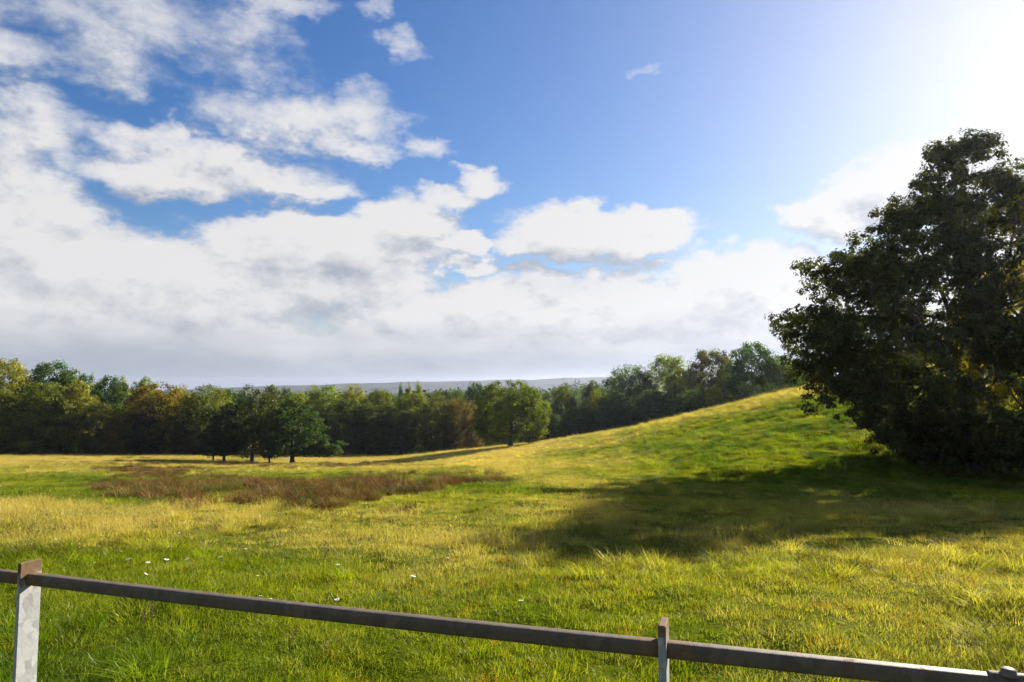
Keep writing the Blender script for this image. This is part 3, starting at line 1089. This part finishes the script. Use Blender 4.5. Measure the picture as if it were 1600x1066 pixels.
def field_points(y0, y1, density, margin=2.0, spread=.80):
    """Random points on the meadow between two depths, over the breadth one could see."""
    n_ = int(density * (spread * (y1 * y1 - y0 * y0) + 2 * margin * (y1 - y0)))
    Y = np.sqrt(rng.uniform(y0 * y0, y1 * y1, n_))
    X = rng.uniform(-1, 1, n_) * (spread * Y + margin)
    Z = ground(X, Y)
    return X, Y, Z


def visible_side(X, Y):
    """Drop points beyond the brow and inside the wood."""
    u = 800 + FPX * X / Y
    lim = np.interp(u, [-400, 0, 560, 700, 797, 850, 940, 1040, 1140, 1230, 1330, 1600, 2400], [136, 139, 143, 140, 132, 125, 114, 103, 93, 86, 82, 80, 80])
    return Y < lim


PX = [field_points(1.2, 9, 85, 3), field_points(9, 20, 34), field_points(20, 42, 11), field_points(42, 90, 3.2), field_points(90, 142, 1.3)]
SC = [1.0, 1.15, 1.7, 2.6, 3.4]
allp = [np.concatenate([p_[i] for p_ in PX]) for i in range(3)]
scl = np.concatenate([np.full(len(p_[0]), s) for p_, s in zip(PX, SC)])
ok = visible_side(allp[0], allp[1])
X, Y, Z = (a_[ok] for a_ in allp)
scl = scl[ok]
jit = rng.random(len(X))
tint, s = meadow_color(X, Y, Z, jit)
bmk = brush_mask(X, Y, Z)
keep = rng.random(len(X)) > .75 * bmk
keep &= (rng.random(len(X)) < .35 + sstep(.28, .52, fbm(X / .55, Y / .6, 97, 2)) + sstep(10, 30, Y))
ochre = (rng.random(len(X)) < .09 * sstep(-6, 8, X)) [:, None]
tint = np.where(ochre, np.array([.24, .14, .02]), tint)
lush = fbm(X / 1.3, Y / 1.3, 95, 3)
hh = scl ** .55 * (.62 + .95 * lush) * rng.uniform(.75, 1.3, len(X))
scatter('meadow_grass', LIB_SHORT, X[keep], Y[keep], Z[keep], scl[keep] * rng.uniform(.8, 1.2, keep.sum()), tint[keep], .12, ztall=hh[keep])

# tussocks
X, Y, Z = (np.concatenate(t_) for t_ in zip(field_points(2, 14, 9, 3), field_points(14, 30, 3.0), field_points(30, 85, 1.7)))
u_, v_ = to_px(X, Y, Z)
hillz = sstep(880, 1020, u_) * sstep(26, 36, Y)
pk = fbm(X / 1.6, Y / 1.6, 99, 3) + .25 * hillz
ok = visible_side(X, Y) & (pk > .54) & (brush_mask(X, Y, Z) < .5)
X, Y, Z, hillz = X[ok], Y[ok], Z[ok], hillz[ok]
tint, s = meadow_color(X, Y, Z, rng.random(len(X)) * .7)
tint = tint * rng.uniform(.55, 1.5, (len(X), 1))
scatter('grass_tussocks', LIB_TUFT, X, Y, Z, rng.uniform(.6, 1.1, len(X)) * (1 + .9 * hillz + .012 * Y), tint, .18)

# tall straw coloured seeding grass
X, Y, Z = (np.concatenate(t_) for t_ in zip(field_points(4, 10, 3, 2), field_points(10, 24, 10), field_points(24, 60, 3), field_points(60, 142, 1.2)))
tint, s = meadow_color(X, Y, Z, rng.random(len(X)))
ok = visible_side(X, Y) & (rng.random(len(X)) < sstep(.42, .85, s)) & (brush_mask(X, Y, Z) < .6)
u_, v_ = to_px(X, Y, Z)
ok &= ~((u_ > 1150) & (v_ > 800))
X, Y, Z, tint = X[ok], Y[ok], Z[ok], tint[ok]
k = rng.uniform(.35, 1, len(X))[:, None]
tint = tint * (1 - k) + k * (STRAW_A + (STRAW_B - STRAW_A) * rng.random((len(X), 1)))
scatter('tall_dry_grass', LIB_TALL, X, Y, Z, rng.uniform(.7, 1.15, len(X)) * (1 + .012 * Y), tint, .14, ztall=rng.uniform(.5, 1.0, len(X)))

# brown rushes
X, Y, Z = (np.concatenate(t_) for t_ in zip(field_points(10, 30, 9), field_points(30, 70, 3.2), field_points(70, 125, 1.0)))
m_ = brush_mask(X, Y, Z)
ok = visible_side(X, Y) & (rng.random(len(X)) < m_)
X, Y, Z = X[ok], Y[ok], Z[ok]
k = (fbm(X / 1.5, Y / 2, 44, 3) * .6 + rng.random(len(X)) * .5)[:, None]
tint = BROWN_A + (BROWN_B - BROWN_A) * np.clip(k, 0, 1)
pick = rng.random(len(X))[:, None]
tint = np.where(pick < .16, np.array([.07, .09, .012]), np.where(pick > .84, np.array([.24, .19, .06]), tint))
scatter('brown_rushes', LIB_RUSH, X, Y, Z, rng.uniform(.55, 1.1, len(X)) * (1 + .006 * Y), tint, .15, ztall=rng.uniform(.20, .68, len(X)) * (.5 + fbm(X / 1.2, Y / 1.6, 46, 2)))

# ------------------------------------------------------------------ white flower heads in the grass


def petal_material():
    m, n = new_mat('petal')
    b = n.new('ShaderNodeBsdfPrincipled')
    b.inputs['Base Color'].default_value = (.82, .82, .76, 1)
    b.inputs['Roughness'].default_value = .7
    return finish(m, n, b.outputs[0])


M_PETAL = petal_material()
M_STEM, n = new_mat('stem')
b = n.new('ShaderNodeBsdfPrincipled')
b.inputs['Base Color'].default_value = (.07, .11, .03, 1)
finish(M_STEM, n, b.outputs[0])


def flower_meshes(seed):
    r = np.random.default_rng(seed)
    V, T, b0 = [], [], 0
    for k in range(26):
        a, q = r.uniform(0, 6.28), .035 * math.sqrt(r.random())
        c = np.array([q * math.cos(a), q * math.sin(a), .30 + r.normal(0, .004)])
        s = .009
        for j in range(6):
            t0, t1 = j * 1.047, (j + 1) * 1.047
            V += [c, c + s * np.array([math.cos(t0), math.sin(t0), -.25]), c + s * np.array([math.cos(t1), math.sin(t1), -.25])]
            T.append((b0, b0 + 1, b0 + 2))
            b0 += 3
    tb = Tubes()
    tb.add(np.array([(0, 0, -.03), (.004, .002, .1), (0, .004, .2), (0, 0, .29)]), [.003, .003, .0025, .002], 5)
    for k in range(5):
        a = k * 1.256
        tb.add(np.array([(0, .003, .2), (.014 * math.cos(a), .014 * math.sin(a), .25), (.022 * math.cos(a), .022 * math.sin(a), .295)]), [.002, .0015, .001], 4)
    mp = make_mesh('flower_head', np.array(V), None, np.array(T))
    mp.materials.append(M_PETAL)
    ms = tb.mesh('stem')
    ms.materials.append(M_STEM)
    return mp, ms


fm = [flower_meshes(i) for i in range(3)]
spots_px = [(208, 870), (219, 888), (170, 833), (222, 832), (264, 846), (274, 838), (303, 873), (82, 836), (126, 848), (186, 854), (254, 873), (520, 918), (423, 926), (407, 917), (491, 935), (530, 934), (280, 826), (383, 853), (527, 880), (112, 842), (232, 876), (300, 868), (55, 846), (345, 868), (150, 868), (372, 928), (402, 890), (812, 938), (1131, 905), (1198, 864), (640, 900), (700, 862)]
for i, (x, y) in enumerate(spots_px):
    lo, hi = 3.0, 40.0
    for _ in range(40):
        md_ = (lo + hi) / 2
        q = at(x, y, md_)
        if q[2] > gz(q[0], q[1]) + .16:
            lo = md_
        else:
            hi = md_
    q = at(x, y, lo)
    e = empty('yarrow_flower', (q[0], q[1], gz(q[0], q[1])), random.uniform(0, 6))
    sc_ = random.uniform(.34, .72)
    e.scale = (sc_, sc_, sc_ * .75)
    tag(e, 'small white flower head on a thin stem among the green meadow grass', 'flower', 'white flowers dotted through the meadow')
    e.rotation_euler = (random.gauss(0, .22), random.gauss(0, .22), random.uniform(0, 6))
    link('flower_head', fm[i % 3][0], None, e)
    link('stem', fm[i % 3][1], None, e)

# ------------------------------------------------------------------ dry seed stalks standing in the grass
M_DOCK, n = new_mat('dry_seed')
b = n.new('ShaderNodeBsdfPrincipled')
co = n.new('ShaderNodeTexCoord').outputs['Object']
n.put(b.inputs['Base Color'], n.mix(n.noise(co, 60.0), (.09, .045, .02), (.24, .15, .07)))
b.inputs['Roughness'].default_value = .9
finish(M_DOCK, n, b.outputs[0])


def stalk_meshes(seed):
    r = np.random.default_rng(seed)
    tb = Tubes()
    main = np.array([(0, 0, -.03), (.01, 0, .12), (.03, .01, .26), (.05 + .03 * r.random(), .02, .40)])
    tb.add(main, [.0035, .003, .0025, .0015], 5)
    V, T, b0 = [], [], 0
    for k in range(5):
        t = .35 + .13 * k
        p0 = main[1] * (1 - t) + main[3] * t
        a = r.uniform(0, 6.28)
        p1 = p0 + np.array([.05 * math.cos(a), .05 * math.sin(a), .07])
        tb.add(np.array([p0, (p0 + p1) / 2 + [0, 0, -.008], p1]), [.002, .0015, .001], 4)
        for q in range(16):
            c = p0 + (p1 - p0) * r.random() + r.normal(0, .005, 3)
            d1, d2 = r.normal(0, .006, 3), r.normal(0, .006, 3)
            V += [c - d1, c + d2, c + d1]
            T.append((b0, b0 + 1, b0 + 2))
            b0 += 3
    ms = tb.mesh('stem')
    ms.materials.append(M_DOCK)
    mh = make_mesh('seed_head', np.array(V), None, np.array(T))
    mh.materials.append(M_DOCK)
    return ms, mh


sm = [stalk_meshes(i) for i in range(3)]
for i, (x, y, sc_) in enumerate([(505, 905, 1.0), (40, 862, .9), (236, 1000, .75), (218, 1003, .6), (400, 985, .5), (838, 885, .9), (1003, 868, 1.0), (1060, 872, .9), (1245, 905, .7), (560, 840, 1.0)]):
    lo, hi = 2.5, 40.0
    for _ in range(40):
        md_ = (lo + hi) / 2
        q = at(x, y, md_)
        if q[2] > gz(q[0], q[1]):
            lo = md_
        else:
            hi = md_
    e = empty('dry_stalk', (q[0], q[1], gz(q[0], q[1])), random.uniform(0, 6))
    e.scale = (sc_, sc_, sc_)
    tag(e, 'thin brown dry seed stalk standing up out of the green grass', 'weed', 'dry seed stalks in the meadow')
    link('stem', sm[i % 3][0], None, e)
    tag(link('seed_head', sm[i % 3][1], None, e), kind='stuff')

# ------------------------------------------------------------------ the metal fence
def metal_material(name, dark, light, rust_amt, spangle):
    m, n = new_mat(name)
    co = n.new('ShaderNodeTexCoord').outputs['Object']
    vo = n.new('ShaderNodeTexVoronoi')
    vo.inputs['Scale'].default_value = 34.0
    wv = n.v('ADD', co, n.v('SCALE', n.noise(co, 22.0, 3.0, color=True), scale=.05))
    n.put(vo.inputs['Vector'], n.v('MULTIPLY', wv, (1.3, 1.3, .8)))
    sp = n.sep(vo.outputs['Color'])[0]
    fine = n.noise(co, 60.0, 5.0, .65)
    base_ = n.mix(n.m('ADD', n.m('MULTIPLY', sp, spangle), n.m('MULTIPLY', fine, 1 - spangle)), dark, light)
    rn = n.noise(co, 14.0, 6.0, .65)
    z = n.sep(co)[2]
    edge = attr(n, 'rust')['Fac']
    rust = n.ramp(n.m('ADD', rn, n.m('MULTIPLY', edge, .30)), .60 - rust_amt, .80 - rust_amt)
    rustc = n.mix(n.noise(co, 45.0, 4.0), (.075, .040, .020), (.21, .135, .075))
    b = n.new('ShaderNodeBsdfPrincipled')
    n.put(b.inputs['Base Color'], n.mix(rust, base_, rustc))
    n.put(b.inputs['Metallic'], n.m('MULTIPLY', n.m('SUBTRACT', 1.0, rust), .10))
    b.inputs['Specular IOR Level'].default_value = .25
    n.put(b.inputs['Roughness'], n.ramp(rust, 0, 1, .60, .88))
    bp = n.new('ShaderNodeBump')
    bp.inputs['Strength'].default_value = .25
    bp.inputs['Distance'].default_value = .004
    n.put(bp.inputs['Height'], n.m('ADD', fine, n.m('MULTIPLY', rust, .5)))
    n.t.links.new(bp.outputs[0], b.inputs['Normal'])
    return finish(m, n, b.outputs[0])


M_GALV = metal_material('galvanised_steel', (.20, .21, .22), (.46, .46, .46), .0, .75)
M_RAIL = metal_material('weathered_rail', (.055, .040, .028), (.17, .135, .10), .09, .35)
M_BOLT = metal_material('bolt_steel', (.10, .08, .065), (.2, .16, .12), .1, .3)

FA = R(18.0)
FN = np.array([math.sin(FA), math.cos(FA), 0])       # across the fence, towards the field
FR = np.array([math.cos(FA), -math.sin(FA), 0])      # along the fence, to the right
FD = 1.5


def on_fence(x, y):
    d_ = px_dir(x, y)
    return np.array([0, 0, EYE]) + d_ * (FD / float(d_ @ FN))


fence = empty('metal_fence', (*(FN * FD)[:2], 0))
tag(fence, 'weathered metal rail fence with flat galvanised posts in front of the meadow', 'fence')
F0 = FN * FD


def flat_bar(name, centre, w_, t_, h, zt):
    """A flat bar post with softened edges, its broad faces across the rail; broad side along FN."""
    b_ = .0022
    ring = []
    for sx_, sy2 in ((1, 1), (-1, 1), (-1, -1), (1, -1)):
        for k_ in ((1, 0), (0, 1)) if sx_ * sy2 > 0 else ((0, 1), (1, 0)):
            ring.append((sx_ * (t_ / 2 - b_ * (1 - k_[0])), sy2 * (w_ / 2 - b_ * (1 - k_[1]))))
    zs = list(np.linspace(zt - h, zt - .16, 6)) + list(np.linspace(zt - .14, zt - b_, 10)) + [zt]
    V, rust = [], []
    for k_, z in enumerate(zs):
        sh = .0 if k_ < len(zs) - 1 else b_
        for (a_, c_) in ring:
            a2, c2 = a_ - math.copysign(sh, a_), c_ - math.copysign(sh, c_)
            V.append(centre[:2].tolist() + [0])
            V[-1] = [centre[0] + FR[0] * a2 + FN[0] * c2, centre[1] + FR[1] * a2 + FN[1] * c2, z]
            rust.append(float(np.clip(1.15 - (zt - z) / .075, 0, 1)))
    m_ = len(ring)
    Q = []
    for k_ in range(len(zs) - 1):
        for j in range(m_):
            Q.append((k_ * m_ + j, k_ * m_ + (j + 1) % m_, (k_ + 1) * m_ + (j + 1) % m_, (k_ + 1) * m_ + j))
    top_c = len(V)
    V.append([centre[0], centre[1], zt])
    rust.append(1.0)
    T = [((len(zs) - 1) * m_ + j, (len(zs) - 1) * m_ + (j + 1) % m_, top_c) for j in range(m_)]
    me = make_mesh(name, np.array(V) - F0 * np.array([1, 1, 0]), np.array(Q), np.array(T))
    a_ = me.attributes.new('rust', 'FLOAT', 'POINT')
    a_.data.foreach_set('value', np.array(rust, np.float32))
    return link(name, me, M_GALV, fence)


def rail(name, p0, p1, rad, sag=0.004):
    k_ = 26
    t = np.linspace(0, 1, k_)
    P = p0[None] * (1 - t)[:, None] + p1[None] * t[:, None]
    P[:, 2] -= sag * 4 * t * (1 - t)
    th = np.linspace(0, 2 * math.pi, 24, endpoint=False)
    c_, s_ = np.cos(th), np.sin(th)
    q_ = rad / (np.abs(c_) ** 5 + np.abs(s_) ** 5) ** .2
    dr_ = (p1 - p0) / np.linalg.norm(p1 - p0)
    up_ = np.cross(FN, dr_) * -1
    up_ = up_ * np.sign(up_[2])
    V = (P - F0 * np.array([1, 1, 0]))[:, None] + (q_ * c_)[None, :, None] * FN + (q_ * s_)[None, :, None] * up_
    I, J = np.meshgrid(np.arange(24), np.arange(k_ - 1))
    Q = np.stack([J * 24 + I, J * 24 + (I + 1) % 24, (J + 1) * 24 + (I + 1) % 24, (J + 1) * 24 + I], -1).reshape(-1, 4)
    me = make_mesh(name, V.reshape(-1, 3), Q, smooth=True)
    ends = np.clip(1 - np.minimum(t, 1 - t) * np.linalg.norm(p1 - p0) / .018, 0, 1)
    a_ = me.attributes.new('rust', 'FLOAT', 'POINT')
    a_.data.foreach_set('value', np.repeat(ends, 24).astype(np.float32))
    return link(name, me, M_RAIL, fence)


pl = on_fence(46, 904)
pr = on_fence(1037, 1013.5)
pj = on_fence(1545, 1062)
dirl = pl - pr
po_l = pl + dirl * 1.02
po_r = pr - dirl * 1.0
po_r[2] = pj[2] + (pj[2] - pr[2]) * 1.0
RAD = .0165
print('rail heights', pl, pr, pj)
flat_bar('post', pl, .066, .012, 1.25, pl[2] + .051)
flat_bar('post', pr, .064, .016, 1.25, pr[2] + .056)
flat_bar('post', po_l, .066, .014, 1.25, po_l[2] + .05)
flat_bar('post', po_r, .066, .014, 1.25, po_r[2] + .05)
rail('rail', po_l, pl - FR * .0, RAD)
rail('rail', pl, pr, RAD)
rail('rail', pr, po_r, RAD, .002)
# collar and bolt where two rails are joined
tt = (pj - pr) @ FR / ((po_r - pr) @ FR)
pc = pr + (po_r - pr) * tt
dv_ = (po_r - pr) / np.linalg.norm(po_r - pr)
tb = Tubes()
L_ = .20
for a_, b2, r_ in [(0, L_, RAD + .0035)]:
    pts = np.array([pc + dv_ * (a_ + .0005), pc + dv_ * a_, pc + dv_ * (a_ + .002), pc + dv_ * (b2 - .002), pc + dv_ * b2, pc + dv_ * (b2 - .0005)])
    tb.add(pts - F0 * np.array([1, 1, 0]), [RAD * .95, r_ - .001, r_, r_, r_ - .001, RAD * .95], 20)
col_ob = link('collar', tb.mesh('collar'), M_RAIL, fence)
pb = pc + dv_ * .03 + np.array([0, 0, RAD + .001]) - FN * .006
tb = Tubes()
tb.add(np.array([pb, pb + [0, 0, .003], pb + [0, 0, .004], pb + [0, 0, .010], pb + [0, 0, .0125], pb + [0, 0, .0128]]) - F0 * np.array([1, 1, 0]), [.016, .016, .0135, .0125, .008, .0005], 8)
link('bolt', tb.mesh('bolt'), M_BOLT, col_ob)

# ------------------------------------------------------------------ haze
M_HAZE = bpy.data.materials.new('haze')
M_HAZE.use_nodes = True
M_HAZE.node_tree.nodes.clear()
n = NT(M_HAZE.node_tree)
pv = n.new('ShaderNodeVolumePrincipled')
pv.inputs['Color'].default_value = (.68, .76, 1.0, 1)
pv.inputs['Density'].default_value = .00008
pv.inputs['Anisotropy'].default_value = .55
ho = n.new('ShaderNodeOutputMaterial')
n.t.links.new(pv.outputs[0], ho.inputs['Volume'])
zlo = min(float(GZ.min()), float(HZ.min())) - 1.5
zhi = 95.0
E = 6400.0
V = [(x, y, z) for z in (zlo, zhi) for (x, y) in ((-E, -E), (E, -E), (E, E), (-E, E))]
Q = [(0, 3, 2, 1), (4, 5, 6, 7), (0, 1, 5, 4), (1, 2, 6, 5), (2, 3, 7, 6), (3, 0, 4, 7)]
hz = link('haze', make_mesh('haze', V, Q), M_HAZE)
tag(hz, kind='stuff')
